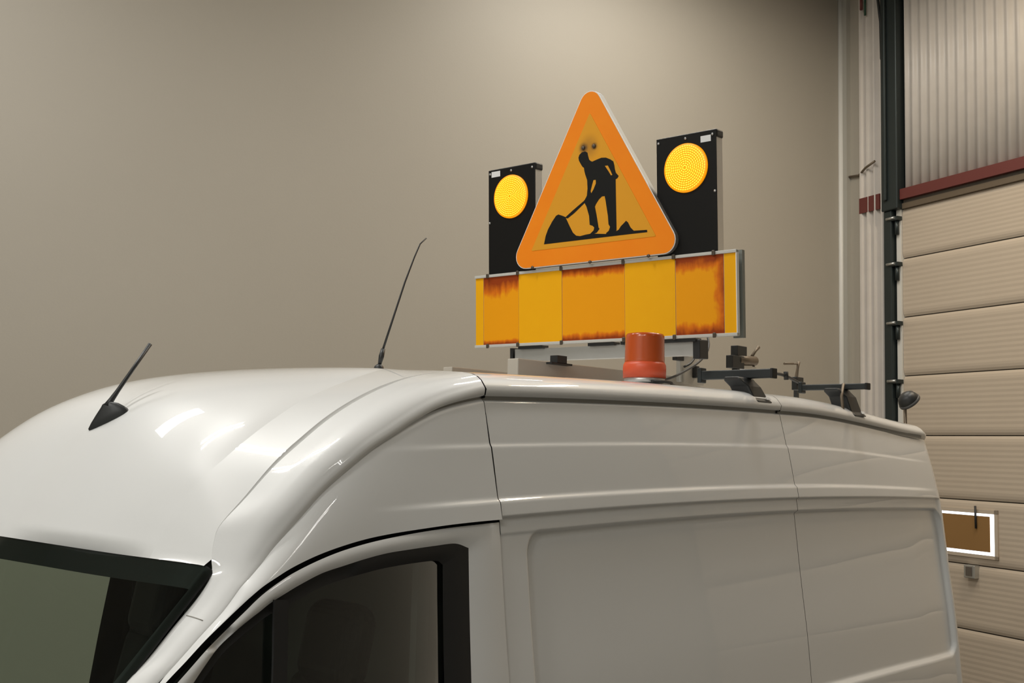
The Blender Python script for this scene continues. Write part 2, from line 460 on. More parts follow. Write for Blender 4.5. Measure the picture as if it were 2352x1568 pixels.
def shear(G):
    """right half of the cab nose sits slightly further forward"""
    G = mirror(G); k = .22*ss((2.36-G[..., 0])/.6); G[..., 0] -= k*np.clip(G[..., 1]-YC, 0, None); return G
def both(G, name, m, parent=VAN, solid=0, smooth=True):
    a = MB().grid(G, smooth).build(name, m, parent, solid=solid)
    b = MB().grid(shear(np.array(G)), smooth).build(name, m, parent, solid=solid)
    return a, b
# cab side between the door gap and the shoulder line
G = []
for e, d in zip(Ed, Dd):
    row = []
    for s in list(np.linspace(0, .12, 4)[:-1])+list(np.linspace(.12, 1, 60)):
        p = e*(1-s)+d*s
        X = p[0]; v = p[2]-float(arch(X)); fd = ss((X-1.85)/.4)
        o = fd*(.005*ss((.222-v)/.014)+.009*ss((.060-v)/.016))+.006*4*s*(1-s)*(1-fd)
        gut = .014*ss((s-.94)/.05)*ss((X-1.95)/.25)
        row.append((p[0], p[1]-o+gut, p[2]))
    G.append(row)
both(G, 'cab_side_panel', 'paint')
# shoulder strip from the side crease up to the groove, running on down the A-pillar
def bulged(a, b, amount, n, drop0=0):
    rows = []
    for i, (p, q) in enumerate(zip(a, b)):
        t = a[min(i+1, len(a)-1)]-a[max(i-1, 0)]
        nn = np.cross(q-p, t); nn /= (np.linalg.norm(nn)+1e-9)
        if nn[2] < 0 and abs(nn[2]) > .05: nn = -nn
        elif nn[1] > 0 and abs(nn[2]) <= .05: nn = -nn
        amt = amount[i] if hasattr(amount, '__len__') else amount
        rows.append([p*(1-s)+q*s+nn*amt*(4*s*(1-s)) for s in np.linspace(0, 1, n)])
    return np.array(rows)
rp = roof_prof(X_BP)[:, 1:]; rp = rp[1:9]      # lip to Y 2.55
cum = np.concatenate([[0], np.cumsum(np.linalg.norm(np.diff(rp, axis=0), axis=1))]); ts = np.linspace(0, cum[-1], 20)
rp = np.stack([np.interp(ts, cum, rp[:, k]) for k in (0, 1)], 1)
ch = rp[-1]-rp[0]; cl = np.linalg.norm(ch); ch = ch/cl; nr = np.array([-ch[1], ch[0]])
loc = np.stack([(rp-rp[0])@ch/cl, (rp-rp[0])@nr/cl], 1)     # along the chord, away from it
S1 = []
for i, (p, q) in enumerate(zip(Dd, Cd)):
    t = Dd[min(i+1, len(Dd)-1)]-Dd[max(i-1, 0)]
    nn = np.cross(q-p, t); nn /= np.linalg.norm(nn)
    if nn[2]-nn[1] < 0: nn = -nn
    L0 = np.linalg.norm(q-p); k = np.interp(i, [0, 6*KS, 8*KS, 10*KS, 13*KS, len(Dd)], [1, .85, .6, .38, .4, .45])
    S1.append([p+(q-p)*(s_*(k)+(1-k)*u_)+nn*L0*h_*k for (s_, h_), u_ in zip(loc, np.linspace(0, 1, 20))])
S1 = np.array(S1)
tgt = np.stack([np.full(20, X_BP-.0028), rp[:, 0], rp[:, 1]], 1); dl = tgt-S1[0]
S1 += dl[None]*(1-ss(np.arange(len(S1))/(2.0*KS)))[:, None, None]
lipo = .004*ss(np.arange(len(Dd))/KS)*ss((Dd[:, 0]-1.6)/.4)
S1[:, :3, 1] -= lipo[:, None]*np.array([1, .8, .4])
lip_in = Dd.copy(); lip_in[:, 1] += .012*ss((Dd[:, 0]-1.6)/.4); lip_in[:, 2] -= .004
S1 = np.concatenate([lip_in[:, None, :], S1], 1)
both(S1, 'roof_shoulder', 'paint')
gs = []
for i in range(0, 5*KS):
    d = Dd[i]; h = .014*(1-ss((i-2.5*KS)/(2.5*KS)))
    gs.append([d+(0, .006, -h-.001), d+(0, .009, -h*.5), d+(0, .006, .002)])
both(np.array(gs), 'gutter_shade_strip', 'seam_and_shade_grey')  # gutter shade in grey carried on along the cab, thinning forward
# header line of the windscreen: everything above ends on it
hd = [(486,1312,2.399),(470,1300,2.41),(453,1296,2.43),(395,1288,2.50),(264,1271,2.70),(132,1251,2.93)]
hdr = catmull(np.array([at(p[0], p[1], Y=p[2]) for p in hd]+[(1.250, YC, 2.048)]), 5)
def on_header(row, y0=None):
    y = np.asarray(row)[:, 1].copy()
    return np.stack([np.interp(y, hdr[:, 1], hdr[:, 0]), y, np.interp(y, hdr[:, 1], hdr[:, 2])], 1)
# pressed groove, then the flat strip up to the soft ridge
Cg = Cd[:NH]
gd = np.interp(np.arange(NH), [0, 6, 14, NH-30, NH-14, NH-1], [0, .3, 1, .9, .1, 0])[:, None]
dirn = Bd-Cg; dirn /= np.linalg.norm(dirn, axis=1)[:, None]
C_a = Cg+dirn*.006*gd+np.array((.004, .003, -.011))*gd; C_b = Cg+dirn*.015*gd+np.array((0, 0, .003))*gd
S2 = bulged(C_b, Bd, .001, 12)
for f in (lambda q: np.array(q), shear):
    ga = np.stack([Cg, C_a], 1); gb = np.stack([C_a, C_b], 1)
    S2f = S2.copy(); row = on_header(S2f[-1]+np.array((0, 0, 0))); S2f = np.concatenate([S2f, row[None]])
    mb = MB(); mb.grid(f(ga), True); mb.grid(f(gb), True); mb.grid(f(S2f), True)
    mb.build('roof_strip', 'paint', VAN, recalc=False)
# domed middle of the cab roof
G = []
for b, a in zip(Bd, Ad):
    c = np.array((a[0]*.75+b[0]*.25, b[1]+.30*(a[1]-b[1]), a[2]))
    G.append([b*(1-s)**2+2*s*(1-s)*c+a*s*s for s in np.linspace(0, 1, 18)])
G = np.array(G); G[-1] = on_header(G[-1]); Gr = shear(G)[:, ::-1]
MB().grid(np.concatenate([G, Gr[:, 1:]], 1)).build('cab_roof', 'paint', VAN)

# ---- windscreen
u = np.linspace(0, 1, len(hdr))
base = hdr+np.stack([-.86*np.ones_like(u), -.20*(1-u), -.82*np.ones_like(u)], 1)
def ws_pt(w_, h_, b_): return h_*(1-w_)+b_*w_
WS = np.array([[ws_pt(w_, h, b) for w_ in np.linspace(0, 1, 13)] for h, b in zip(hdr, base)])
full = np.concatenate([WS, shear(WS)[::-1][1:]])
ws = MB().grid(full).build('windscreen', 'windscreen_glass', VAN)
fr = np.array([[ws_pt(w_, h, b)+(.004, 0, -.004) for w_ in (-.004, .03, .058)] for h, b in zip(hdr, base)])
frf = np.concatenate([fr, shear(fr)[::-1][1:]])
MB().grid(frf).build('windscreen_border', 'rubber', ws)
for f in (lambda q: q, shear):
    sd = np.array([[ws_pt(w_, h, b)+(.004, .0, -.004) for w_ in np.linspace(0, 1, 13)] for h, b in zip(hdr[:6], base[:6])])
    MB().grid(f(sd)).build('windscreen_border', 'rubber', ws)

# ---- driver's door (and its twin on the far side)
DT_px = [(1147,1199),(1091,1205),(1031,1212),(966,1222),(902,1234),(842,1248),(783,1266),(729,1288),(677,1314),(641,1337),(611,1359),(588,1379),(568,1399),(530,1436),(480,1486),(435,1537),(395,1582),(330,1655)]
O_px = [(1076,1258),(1046,1248),(1000,1253),(945,1261),(890,1270),(840,1283),(790,1299),(740,1316),(690,1342),(655,1363),(622,1384),(597,1404),(575,1421),(540,1450),(502,1486),(470,1530),(447,1564),(400,1635)]
G_px = [(1018,1298),(1005,1288),(980,1289),(930,1296),(876,1306),(830,1318),(785,1331),(740,1347),(695,1370),(665,1387),(637,1401),(608,1418),(587,1435),(552,1463),(513,1499),(480,1543),(456,1578),(409,1648)]
def side_curve(px, dy=0):
    P = np.array([side(*p) for p in px]); y = P[:, 1]+np.linspace(0, .02, len(P))+dy
    return catmull(np.array([at(*p, Y=q) for p, q in zip(px, y)]), KS)
DT, OO, GG = side_curve(DT_px), side_curve(O_px, .004), side_curve(G_px, .010)
DT[0, 0] = X_BP-.0028
for f in (lambda q: np.array(q), shear):
    dr = thing('door', None, None, (0, 0, 0)); dr.parent = VAN; dr.location = tuple(-np.array(VAN['_o'])); dr['_o'] = [0., 0., 0.]
    S = bulged(DT, OO, .006, 8)
    zt = OO[0][2]; col = []
    for z in np.linspace(1.30, zt-.01, 12):
        y = float(Ys(z)); xo = OO[0][0]-.018*(zt-z)/.37
        col.append([(X_BP-.0028-(X_BP-.0028-xo)*q, y+.004*q-.006*4*q*(1-q), z) for q in np.linspace(0, 1, 8)])
    MB().grid(f(np.concatenate([np.array(col), S]))).build('door_frame', 'paint', dr)
    low = [[(X, float(Ys(z)), z) for z in (.45, .8, 1.1, 1.31)] for X in np.linspace(1.02, X_BP-.0028, 20)]
    MB().grid(f(np.array(low))).build('door_skin', 'paint', dr)
    # window seal
    S = bulged(OO, GG, .004, 6)
    MB().grid(f(S)).build('window_seal', 'rubber', dr)
    sl = []
    zt2 = OO[0][2]
    for z in np.linspace(1.30, zt2, 10):
        y = float(Ys(z)); k = (zt2-z)/.37
        xo = OO[0][0]-.045*.4*k; xg = GG[0][0]-.02*k
        sl.append([(xo-(xo-xg)*s, y+.004+.006*s-.004*4*s*(1-s), z) for s in np.linspace(0, 1, 5)])
    MB().grid(f(np.array(sl))).build('window_seal', 'rubber', dr)
    # glass
    gl = []
    for p in OO[::2]:
        gl.append([(p[0], float(Ys(z))+.016+(p[1]-float(Ys(p[2]))), z) for z in np.linspace(p[2], 1.30, 6)])
    MB().grid(f(np.array(gl))).build('window_glass', 'side_glass', dr)
    # bar between quarter light and main pane
    bar = []
    for (xa, xb, py) in ((634, 666, 1378), (633, 665, 1440), (632, 664, 1510), (630, 662, 1580), (628, 660, 1660)):
        pa, pb = side(xa, py), side(xb, py)
        bar.append([pa+(0, .014, 0), pa+(0, .006, 0), pb+(0, .006, 0), pb+(0, .014, 0)])
    MB().grid(f(np.array(bar)), False).build('window_bar', 'rubber', dr)
    # dark seal in the gap above the door
    a, b = Ed.copy(), DT.copy()
    sd = [[e+(0, .03, .003), e+(0, .016, 0), d+(0, .016, 0), d+(0, .03, -.012)] for e, d in zip(a, b)]
    MB().grid(f(np.array(sd))).build('door_seal', 'gap_dark', dr)

# ---- interior
MB().box((2.43, YC, 1.45), (.015, .80, .88)).build('bulkhead', mat('bulkhead_grey', (.26, .25, .23), .8), VAN)
MB().box((1.9, YC, .80), (.9, .86, .05)).build('cab_floor', 'interior', VAN)
MB().grid([[(x, y, z) for y in np.linspace(2.45, 3.93, 8)] for x, z in ((2.4, 2.35), (2.0, 2.3), (1.6, 2.08), (1.42, 1.99))]).build('headliner', 'interior_grey', VAN, solid=.02)
MB().box((.95, YC, 1.15), (.28, .84, .14)).build('dashboard', 'interior', VAN, bevel=.05, segs=4)
for sgn, f in ((1, lambda q: np.array(q)), (-1, mirror)):
    tr = [[f((2.085, 2.375, z)), f((2.095, 2.36, z)), f((2.14, 2.36, z)), f((2.19, 2.38, z))] for z in (1.3, 2.06)]
    MB().grid(np.array(tr), False).build('pillar_trim', 'interior_grey', VAN)
for yc in (2.66, 3.72):
    hx, _y, hz = at(772, 1478, Y=2.66)
    seat = thing('seat', None, None, (0, 0, 0)); seat.parent = VAN; seat.location = tuple(-np.array(VAN['_o'])); seat['_o'] = [0., 0., 0.]
    MB().box((1.93, yc, 1.03), (.26, .24, .09)).build('cushion', 'interior', seat, bevel=.06, segs=4)
    MB().box((hx-.02, yc, hz-.46), (.07, .25, .36), ((.97, 0, -.24), (0, 1, 0), (.24, 0, .97))).build('backrest', 'interior', seat, bevel=.06, segs=4)
    MB().box((hx, yc, hz), (.06, .13, .125), ((.98, 0, -.2), (0, 1, 0), (.2, 0, .98))).build('headrest', 'rubber', seat, bevel=.062, segs=6)
mb = MB(); mb.lathe((1.20, 2.66, 1.28), (-.8, 0, .6), [(.185+.016*math.cos(q), .016*math.sin(q)) for q in np.linspace(0, 2*math.pi, 9)], 32)
mb.build('steering_wheel', 'interior', VAN)

# ---- bonnet, nose and wheels (below the picture)
nose = []
for X, z, yy, dz in ((.62, 1.24, 2.24, .02), (.3, 1.17, 2.26, .03), (.05, 1.06, 2.30, .05), (-.08, .9, 2.36, .06), (-.12, .6, 2.34, .03), (-.10, .35, 2.32, 0)):
    nose.append([(X+.25*(abs(s)**3), YC+s*(YC-yy), z-dz*s*s) for s in np.linspace(-1, 1, 13)])
MB().grid(np.array(nose)).build('nose', 'paint', VAN, solid=.01)
for f in (lambda q: np.array(q), mirror):
    fen = [[(X, 2.2+(.02 if X > .3 else .10), z) for z in (.4, .7, 1.0, 1.24 if X > .2 else 1.1)] for X in (.05, .3, .7, 1.02)]
    MB().grid(f(np.array(fen))).build('wing', 'paint', VAN, solid=.006)
for X in (.95, 4.55):
    for y in (2.33, 4.05):
        mb = MB(); mb.lathe((X, y, .345), (0, 1, 0), [(.20, -.10), (.30, -.115), (.335, -.09), (.345, -.06), (.345, .06), (.335, .09), (.30, .115), (.20, .10), (.20, -.10)], 40)
        t = mb.build('wheel', 'tyre', VAN)
        MB().lathe((X, y, .345), (0, 1, 0), [(0, -.06), (.07, -.065), (.19, -.05), (.205, -.09), (.205, .09), (.19, .05), (0, .06)], 32).build('rim', 'alu', t)


# rays onto the finished cab roof
from mathutils.bvhtree import BVHTree
def tree_of(names):
    vs, fs = [], []
    for o in VAN.children:
        if o.name.split('.')[0] in names:
            k = len(vs); vs += [tuple(Vector(v.co)+Vector(VAN['_o'])) for v in o.data.vertices]
            fs += [tuple(i+k for i in p.vertices) for p in o.data.polygons]
    return BVHTree.FromPolygons(vs, fs)
ROOF = tree_of(('cab_roof', 'roof_strip', 'roof_shoulder', 'roof_panel', 'rear_roof_panel'))
def roof_hit(px, py):
    v = R2*((px-CX)/F) - U2*((py-CY)/F) + _f
    h, n, i, d = ROOF.ray_cast(Vector(CAM), Vector(v).normalized())
    return (np.array(h), np.array(n)) if h else (None, None)
def roof_z(x, y):
    h, n, i, d = ROOF.ray_cast(Vector((x, y, 4.0)), Vector((0, 0, -1)))
    return h.z if h else 2.6

# ---- antennas of the van
fa, fn = roof_hit(206, 987); fb, _n = roof_hit(291, 943)
ax = fb-fa; L_ = np.linalg.norm(ax); ax /= L_
up = np.array([0, 0, 1.])-ax*ax[2]; up /= np.linalg.norm(up)
up = up*.75+np.array(fn)*.25; up /= np.linalg.norm(up); sd = np.cross(ax, up); sd /= np.linalg.norm(sd)
ant = thing('fin_antenna', None, None, (0, 0, 0)); ant.parent = VAN; ant.location = tuple(-np.array(VAN['_o'])); ant['_o'] = [0., 0., 0.]
rows = []
for k, (h, sc, s0, s1) in enumerate(((-.02, 1.0, -.04, 1.06), (.004, .97, -.02, 1.05), (.014, .78, .12, 1.0), (.026, .52, .32, .92), (.036, .30, .50, .80), (.041, .12, .57, .71))):
    ring = []
    for q in np.linspace(0, 2*math.pi, 20, endpoint=False):
        t = .5-.5*math.cos(q); wd = .022*sc*math.sin(q)*(.55+.55*t)
        ring.append(fa+ax*L_*(s0+(s1-s0)*t)+sd*wd+up*h*1.2)
    rows.append(ring)
mb = MB(); mb.grid(rows, True, True); mb.add(rows[-1], [tuple(range(20))]); mb.build('fin_base', 'black_plastic', ant)
pb = fa+ax*L_*.64+up*.038
pt = at(345, 790, Y=float(pb[1]))
mb = MB(); mb.tube([pb, pb*.9+pt*.1, pb*.75+pt*.25, pb*.5+pt*.5, pt], [.011, .0085, .0065, .0058, .0062], 12); mb.build('mast', 'black_plastic', ant)
wz = at(870, 848, Y=3.19); wx = wz[0]
rz = roof_z(wx, 3.19)
whip = thing('whip_antenna', 'thin black whip antenna standing on the van roof left of the sign', 'antenna', (wx, 3.19, rz))
MB().lathe((wx, 3.19, rz+.001), (0, 0, 1), [(.020, 0), (.020, .014), (.017, .026), (.008, .034), (0, .035)], 18).build('foot', 'black_plastic', whip)
q = [at(872, 836, Y=3.19), at(876, 818, Y=3.19), at(880, 801, Y=3.19)]
MB().tube(q, [.007, .0105, .008], 12).build('spring', 'black_plastic', whip)
q = [at(880, 801, Y=3.19), at(905, 724, Y=3.19), at(930, 648, Y=3.19), at(952, 590, Y=3.19), at(965, 560, Y=3.19), at(979, 547, Y=3.19)]
MB().tube(q, [.0045, .004, .0036, .003, .003, .0028], 8).build('rod', 'cable', whip)

# ------------------------------------------------------------------ roof sign
T_ = np.array([3.845, 3.19, 3.282])
SL = np.array([.06404161, -.99793821, -.00424395]); SU = np.array([-.05032497, -.00747676, .99870491]); SN = np.array([.99667752, .06374509, .05070003])
AX = (SL, SU, SN)
def sp(a, b, n=0.): return T_+SL*a+SU*b+SN*n
def sl(px, py, n=0.):
    P = at(px, py, n=SN, d=float(np.dot(SN, T_))+n)-T_
    return float(P@SL), float(P@SU)
SIGN = thing('roadworks_sign', 'orange and yellow roadworks sign with two lit amber lamps on the van roof', 'sign', sp(0, -.7))
def sbox(mb, a0, a1, b0, b1, n0, n1):
    mb.box(sp((a0+a1)/2, (b0+b1)/2, (n0+n1)/2), ((a1-a0)/2, (b1-b0)/2, (n1-n0)/2), AX); return mb
def round_tri(side_len, base_b, r, n=8):
    """rounded equilateral triangle (sharp side length, height of its base, corner radius) in sign coordinates"""
    h = side_len*math.sqrt(3)/2; pts = []
    for (cx, cy, a0) in ((-side_len/2+r*math.sqrt(3), base_b+r, 150), (side_len/2-r*math.sqrt(3), base_b+r, 270), (0, base_b+h-2*r, 30)):
        for k in range(n+1):
            q = math.radians(a0+120*k/n); pts.append((cx+r*math.cos(q), cy+r*math.sin(q)))
    return pts
S_IN, WB = .709, .083
TRI_X = .004
so = S_IN+2*math.sqrt(3)*WB
board = MB(); pts = round_tri(so, -WB, .062)
board = MB().prism([sp(a+TRI_X, b, -.022) for a, b in pts], SN*.034).build('triangle_board', mat('alu_dull', (.28, .28, .27), .5, .3), SIGN)
pts = round_tri(so, -WB, .062)
MB().prism([sp(a+TRI_X, b, -.0245) for a, b in pts], SN*.0025).build('white_edge', 'white_rim', board)
pts = round_tri(so-.014, -WB+.004, .058)
MB().prism([sp(a+TRI_X, b, -.0262) for a, b in pts], SN*.0017).build('orange_border', 'sign_orange', board)
pts = round_tri(S_IN, 0, .004, 3)
# yellow field with soot round the two bolts
m = mat('sign_yellow', (.74, .33, .022), .5, spec=.2)
nt = m.node_tree; b = nt.nodes['Principled BSDF']; tc = nt.nodes.new('ShaderNodeTexCoord')
def soot(center, radius):
    vm = nt.nodes.new('ShaderNodeVectorMath'); vm.operation = 'DISTANCE'; vm.inputs[1].default_value = tuple(center)
    nt.links.new(tc.outputs['Object'], vm.inputs[0])
    mr = nt.nodes.new('ShaderNodeMapRange'); mr.interpolation_type = 'SMOOTHSTEP'
    mr.inputs[1].default_value = radius; mr.inputs[2].default_value = radius*.15
    nt.links.new(vm.outputs['Value'], mr.inputs[0]); return mr.outputs[0]
o_ = np.array(SIGN['_o'])
bolts = [sl(1060+968/3.36, 180+546/3.36), sl(1060+1051/3.36, 180+531/3.36)]
cen = sl(1060+1010/3.36, 180+535/3.36)
f1 = soot(sp(*cen, -.0275)-o_, .075); f2 = soot(sp(*bolts[0], -.0275)-o_, .034); f3 = soot(sp(*bolts[1], -.0275)-o_, .024)
no = nt.nodes.new('ShaderNodeTexNoise'); no.inputs['Scale'].default_value = 30; nt.links.new(tc.outputs['Object'], no.inputs['Vector'])
def mth(op, a_, b_):
    q = nt.nodes.new('ShaderNodeMath'); q.operation = op; q.use_clamp = True
    for k, z in enumerate((a_, b_)):
        if hasattr(z, 'links'): nt.links.new(z, q.inputs[k])
        else: q.inputs[k].default_value = z
    return q.outputs[0]
fac = mth('ADD', mth('MULTIPLY', f1, .38), mth('MULTIPLY', mth('ADD', f2, f3), .75))
fac = mth('MULTIPLY', fac, mth('ADD', no.outputs['Fac'], .45))
mx = nt.nodes.new('ShaderNodeMix'); mx.data_type = 'RGBA'
mx.inputs[6].default_value = (.74, .33, .022, 1); mx.inputs[7].default_value = (.10, .06, .03, 1)
nt.links.new(fac, mx.inputs[0]); nt.links.new(mx.outputs[2], b.inputs['Base Color'])
MB().prism([sp(a+TRI_X, b_, -.0275) for a, b_ in pts], SN*.0013).build('yellow_field', 'sign_yellow', board)
# pictogram of a digging worker (traced in the sign's own plane)
def zp(L, n): return [sp(*sl(1060+x/3.36, 180+y/3.36, -.0275), n) for x, y in L]
P_ground = [(637,1280),(650,1215),(668,1165),(700,1105),(730,1060),(748,1050),(775,1058),(800,1068),(812,1090),(835,1140),(860,1190),(885,1213),(915,1217),(960,1205),(1000,1197),(1110,1200),(1140,1195),(1200,1175),(1215,1165),(1230,1140),(1255,1115),(1270,1098),(1285,1110),(1305,1150),(1330,1175),(1432,1168),(1434,1186),(1300,1201)]
P_shovel = [(798,1075),(860,1018),(945,945),(972,908),(982,930),(950,962),(870,1040),(820,1080)]
P_head = [(903,612),(910,590),(930,570),(955,563),(972,572),(978,600),(985,625),(1002,642),(975,690),(945,690),(935,683),(925,668),(915,650),(907,635)]
P_body = [(945,685),(948,712),(955,740),(970,785),(973,850),(968,905),(945,950),(965,990),(985,1060),(990,1130),(1012,1137),(1025,1150),(1020,1172),(995,1197),(1005,1206),(1045,1189),(1065,1160),(1058,1150),(1042,1050),(1030,990),(1038,970),(1062,932),(1085,910),(1105,908),(1112,940),(1130,1060),(1135,1125),(1147,1145),(1137,1175),(1115,1195),(1130,1205),(1185,1189),(1197,1170),(1192,900),(1190,778),(1205,768),(1213,752),(1192,728),(1184,700),(1180,670),(1172,640),(1150,625),(1115,611),(1080,612),(1040,628),(1010,642),(990,635),(965,660)]
mb = MB()
for k, L in enumerate((P_ground, P_shovel, P_head, P_body)):
    mb.prism(zp(L, -.0282-.00003*k), SN*.0007)
pic = mb.build('worker_pictogram', 'sign_black', board, recalc=True)
for L in ([(1020,785),(1037,783),(1038,810),(1020,855),(1003,885),(998,870),(1010,820)], [(1108,675),(1130,672),(1150,710),(1165,745),(1155,748),(1135,715)]):
    MB().prism(zp(L, -.0288), SN*.0004).build('arm_gap', 'sign_yellow', board)
for a, b_ in bolts:
    MB().lathe(sp(a, b_, -.0275), -SN, [(.009, 0), (.009, .004), (.006, .006), (0, .006)], 12).build('bolt', 'bolt', board)
for px, py in ((1231, 615.5), (1363, 603), (1497, 589)):
    a, b_ = sl(px, py); MB().lathe(sp(a, b_, -.0255), -SN, [(.008, 0), (.008, .004), (0, .005)], 10).build('bolt', 'bolt', board)

# lamp boxes
LB, BW, BH, BT, BB = .648, .30, .437, -.094, -.451
LD, LY, LR = .499, .288, .102
mat('lens', (.8, .25, .0), .35, emit=(1.0, .34, .0), strength=.6)
mat('led', (.9, .6, .05), .3, emit=(1.0, .66, .03), strength=1.15)
for k, sg in enumerate((-1, 1)):
    a0, a1 = (-LB, -LB+BW) if sg < 0 else (LB-BW, LB)
    box_ = sbox(MB(), a0+.004, a1-.004, BT-.02, BH-.004, .006, .060).build('lamp_box', 'alu', SIGN)
    box_['label'] = ('smaller-looking lamp box at the far end of the sign', 'lamp box at the near end of the sign')[k]
    sbox(MB(), a0, a1, BT-.02, BH, 0, .006).build('front_plate', 'lamp_black', box_, bevel=.002)
    mb = MB(); sbox(mb, a0-.001, a1+.002, BH-.032, BH+.004, .004, .064)
    mb.build('top_cap', 'black_plastic', box_, bevel=.008)
    c = sp(sg*LD, LY, 0)
    lens = MB().lathe(c, -SN, [(LR+.006, 0), (LR+.006, .006), (LR, .008), (LR*.7, .0105), (LR*.35, .0115), (0, .012)], 48).build('lens', 'lens', box_)
    mb = MB()
    for ring in range(1, 11):
        rr = LR*.97*ring/10.3; n = max(6, int(round(ring*5.2)))
        for j in range(n):
            q = 2*math.pi*(j+.5*(ring % 2))/n
            h = .0125-.0045*(rr/LR)**2
            p = c+rr*(SL*math.cos(q)+SU*math.sin(q))-SN*(h+.0002)
            t = -SL*math.sin(q)+SU*math.cos(q); rd = SL*math.cos(q)+SU*math.sin(q)
            mb.add([p+t*.0058, p+rd*.0031, p-t*.0058, p-rd*.0031, p-SN*.003], [(0, 1, 4), (1, 2, 4), (2, 3, 4), (3, 0, 4)], True)
    led = mb.build('light_diodes', 'led', lens, recalc=False); led['kind'] = 'stuff'
    for (a, b_) in ((a0+.012, BH-.02), (a1-.016, BH-.02), ((a0+a1)/2, BH-.018), (a0+.008 if sg < 0 else a1-.008, .17)):
        MB().lathe(sp(a, b_, 0), -SN, [(.006, 0), (.006, .003), (0, .004)], 10).build('screw', 'screw', box_)
    ls = [(1069+0, 0)]
    if sg < 0: (s0, s1) = sl(1060+233/3.36, 180+718/3.36), sl(1060+299/3.36, 180+755/3.36)
    else: (s0, s1) = sl(1060+1845/3.36, 180+440/3.36), sl(1060+1925/3.36, 180+482/3.36)
    sbox(MB(), s0[0], s1[0], s1[1], s0[1]-.004, -.001, 0).build('white_label', 'sticker', box_)

# lower board of retroreflective sheets in an aluminium frame
def sheet_mat(name, seed, top, bot, right=0.0):
    m = mat(name, (.88, .35, .004), .5, spec=.2)
    nt = m.node_tree; b = nt.nodes['Principled BSDF']; tc = nt.nodes.new('ShaderNodeTexCoord')
    sep = nt.nodes.new('ShaderNodeSeparateXYZ'); nt.links.new(tc.outputs['Generated'], sep.inputs[0])
    mp = nt.nodes.new('ShaderNodeMapping'); mp.inputs['Location'].default_value = (seed, seed*2, 0); mp.inputs['Scale'].default_value = (1, 26, 7)
    nt.links.new(tc.outputs['Object'], mp.inputs[0])
    n1 = nt.nodes.new('ShaderNodeTexNoise'); n1.inputs['Scale'].default_value = 1.6; n1.inputs['Detail'].default_value = 6; nt.links.new(mp.outputs[0], n1.inputs['Vector'])
    n2 = nt.nodes.new('ShaderNodeTexNoise'); n2.inputs['Scale'].default_value = 9+seed; n2.inputs['Detail'].default_value = 3; nt.links.new(tc.outputs['Object'], n2.inputs['Vector'])
    def M2(op, a_, b_, clamp=False):
        q = nt.nodes.new('ShaderNodeMath'); q.operation = op; q.use_clamp = clamp
        for k, z in enumerate((a_, b_)):
            if hasattr(z, 'links'): nt.links.new(z, q.inputs[k])
            else: q.inputs[k].default_value = z
        return q.outputs[0]
    nn = M2('ADD', M2('MULTIPLY', n1.outputs['Fac'], .55), M2('MULTIPLY', n2.outputs['Fac'], .75))   # about .65 on average
    z = sep.outputs['Z']; y = sep.outputs['Y']
    # rust-red remains of the old print along the edges
    tt = M2('MULTIPLY', M2('SUBTRACT', z, 1-top), 1/max(top, .01), True)
    bt = M2('MULTIPLY', M2('SUBTRACT', bot, z), 1/max(bot, .01), True)
    e = M2('MAXIMUM', tt, bt)
    if right: e = M2('MAXIMUM', e, M2('MULTIPLY', M2('MULTIPLY', M2('SUBTRACT', right, y), 1/right, True), .75))
    f = M2('MULTIPLY', M2('SUBTRACT', M2('ADD', M2('MULTIPLY', e, 1.0), M2('MULTIPLY', nn, .9)), .95), 1.7, True)
    r = nt.nodes.new('ShaderNodeValToRGB'); r.color_ramp.elements[0].color = (.88, .35, .004, 1); r.color_ramp.elements[1].color = (.30, .045, .005, 1)
    r.color_ramp.elements[1].position = .85
    el = r.color_ramp.elements.new(.3); el.color = (.72, .17, .006, 1)
    nt.links.new(f, r.inputs[0]); nt.links.new(r.outputs[0], b.inputs['Base Color'])
sheet_mat('worn_sheet_a', 1.0, .45, .12)
sheet_mat('worn_sheet_b', 2.3, .22, .16)
sheet_mat('worn_sheet_c', 4.1, .32, .26, .45)
bar = sbox(MB(), -.735, .738, BB, BT, 0, .012).build('lower_board', 'alu', SIGN)
for (z0, z1) in ((BT-.010, BT+.004), (BB-.004, BB+.010)):
    sbox(MB(), -.737, .740, z0, z1, -.008, .014).build('frame_rail', 'frame_grey', bar, bevel=.002)
sbox(MB(), .736, .740, BB, BT, -.006, .014).build('frame_rail', 'white_rim', bar)
sbox(MB(), .695, .742, BB-.010, BT+.006, .040, .062).build('back_channel', mat('grey_green', (.20, .215, .195), .5), bar)
xs = [1093, 1111.2, 1191.8, 1291.5, 1435.5, 1552.5, 1664, 1691.5]
aa = [sl(x, 700)[0] for x in xs]; aa[0] = -.735; aa[-1] = .738
for k in range(7):
    m = ('sheet_yellow', 'worn_sheet_a', 'sheet_yellow', 'worn_sheet_b', 'sheet_yellow', 'worn_sheet_c', 'sheet_yellow')[k]
    pr = -.0022 if k in (2, 4) else -.0012
    sbox(MB(), aa[k]+.0012, aa[k+1]-.0012, BB+.008, BT-.008, pr, 0).build('sheet', m, bar)
for k, px in enumerate((1123, 1192, 1292, 1435, 1551, 1643)):
    a = sl(px, 700)[0]
    for b_ in (BT-.003, BB+.003):
        sbox(MB(), a-.008, a+.008, b_-.011, b_+.011, -.015, -.009).build('clip', 'bolt', bar, bevel=.003)

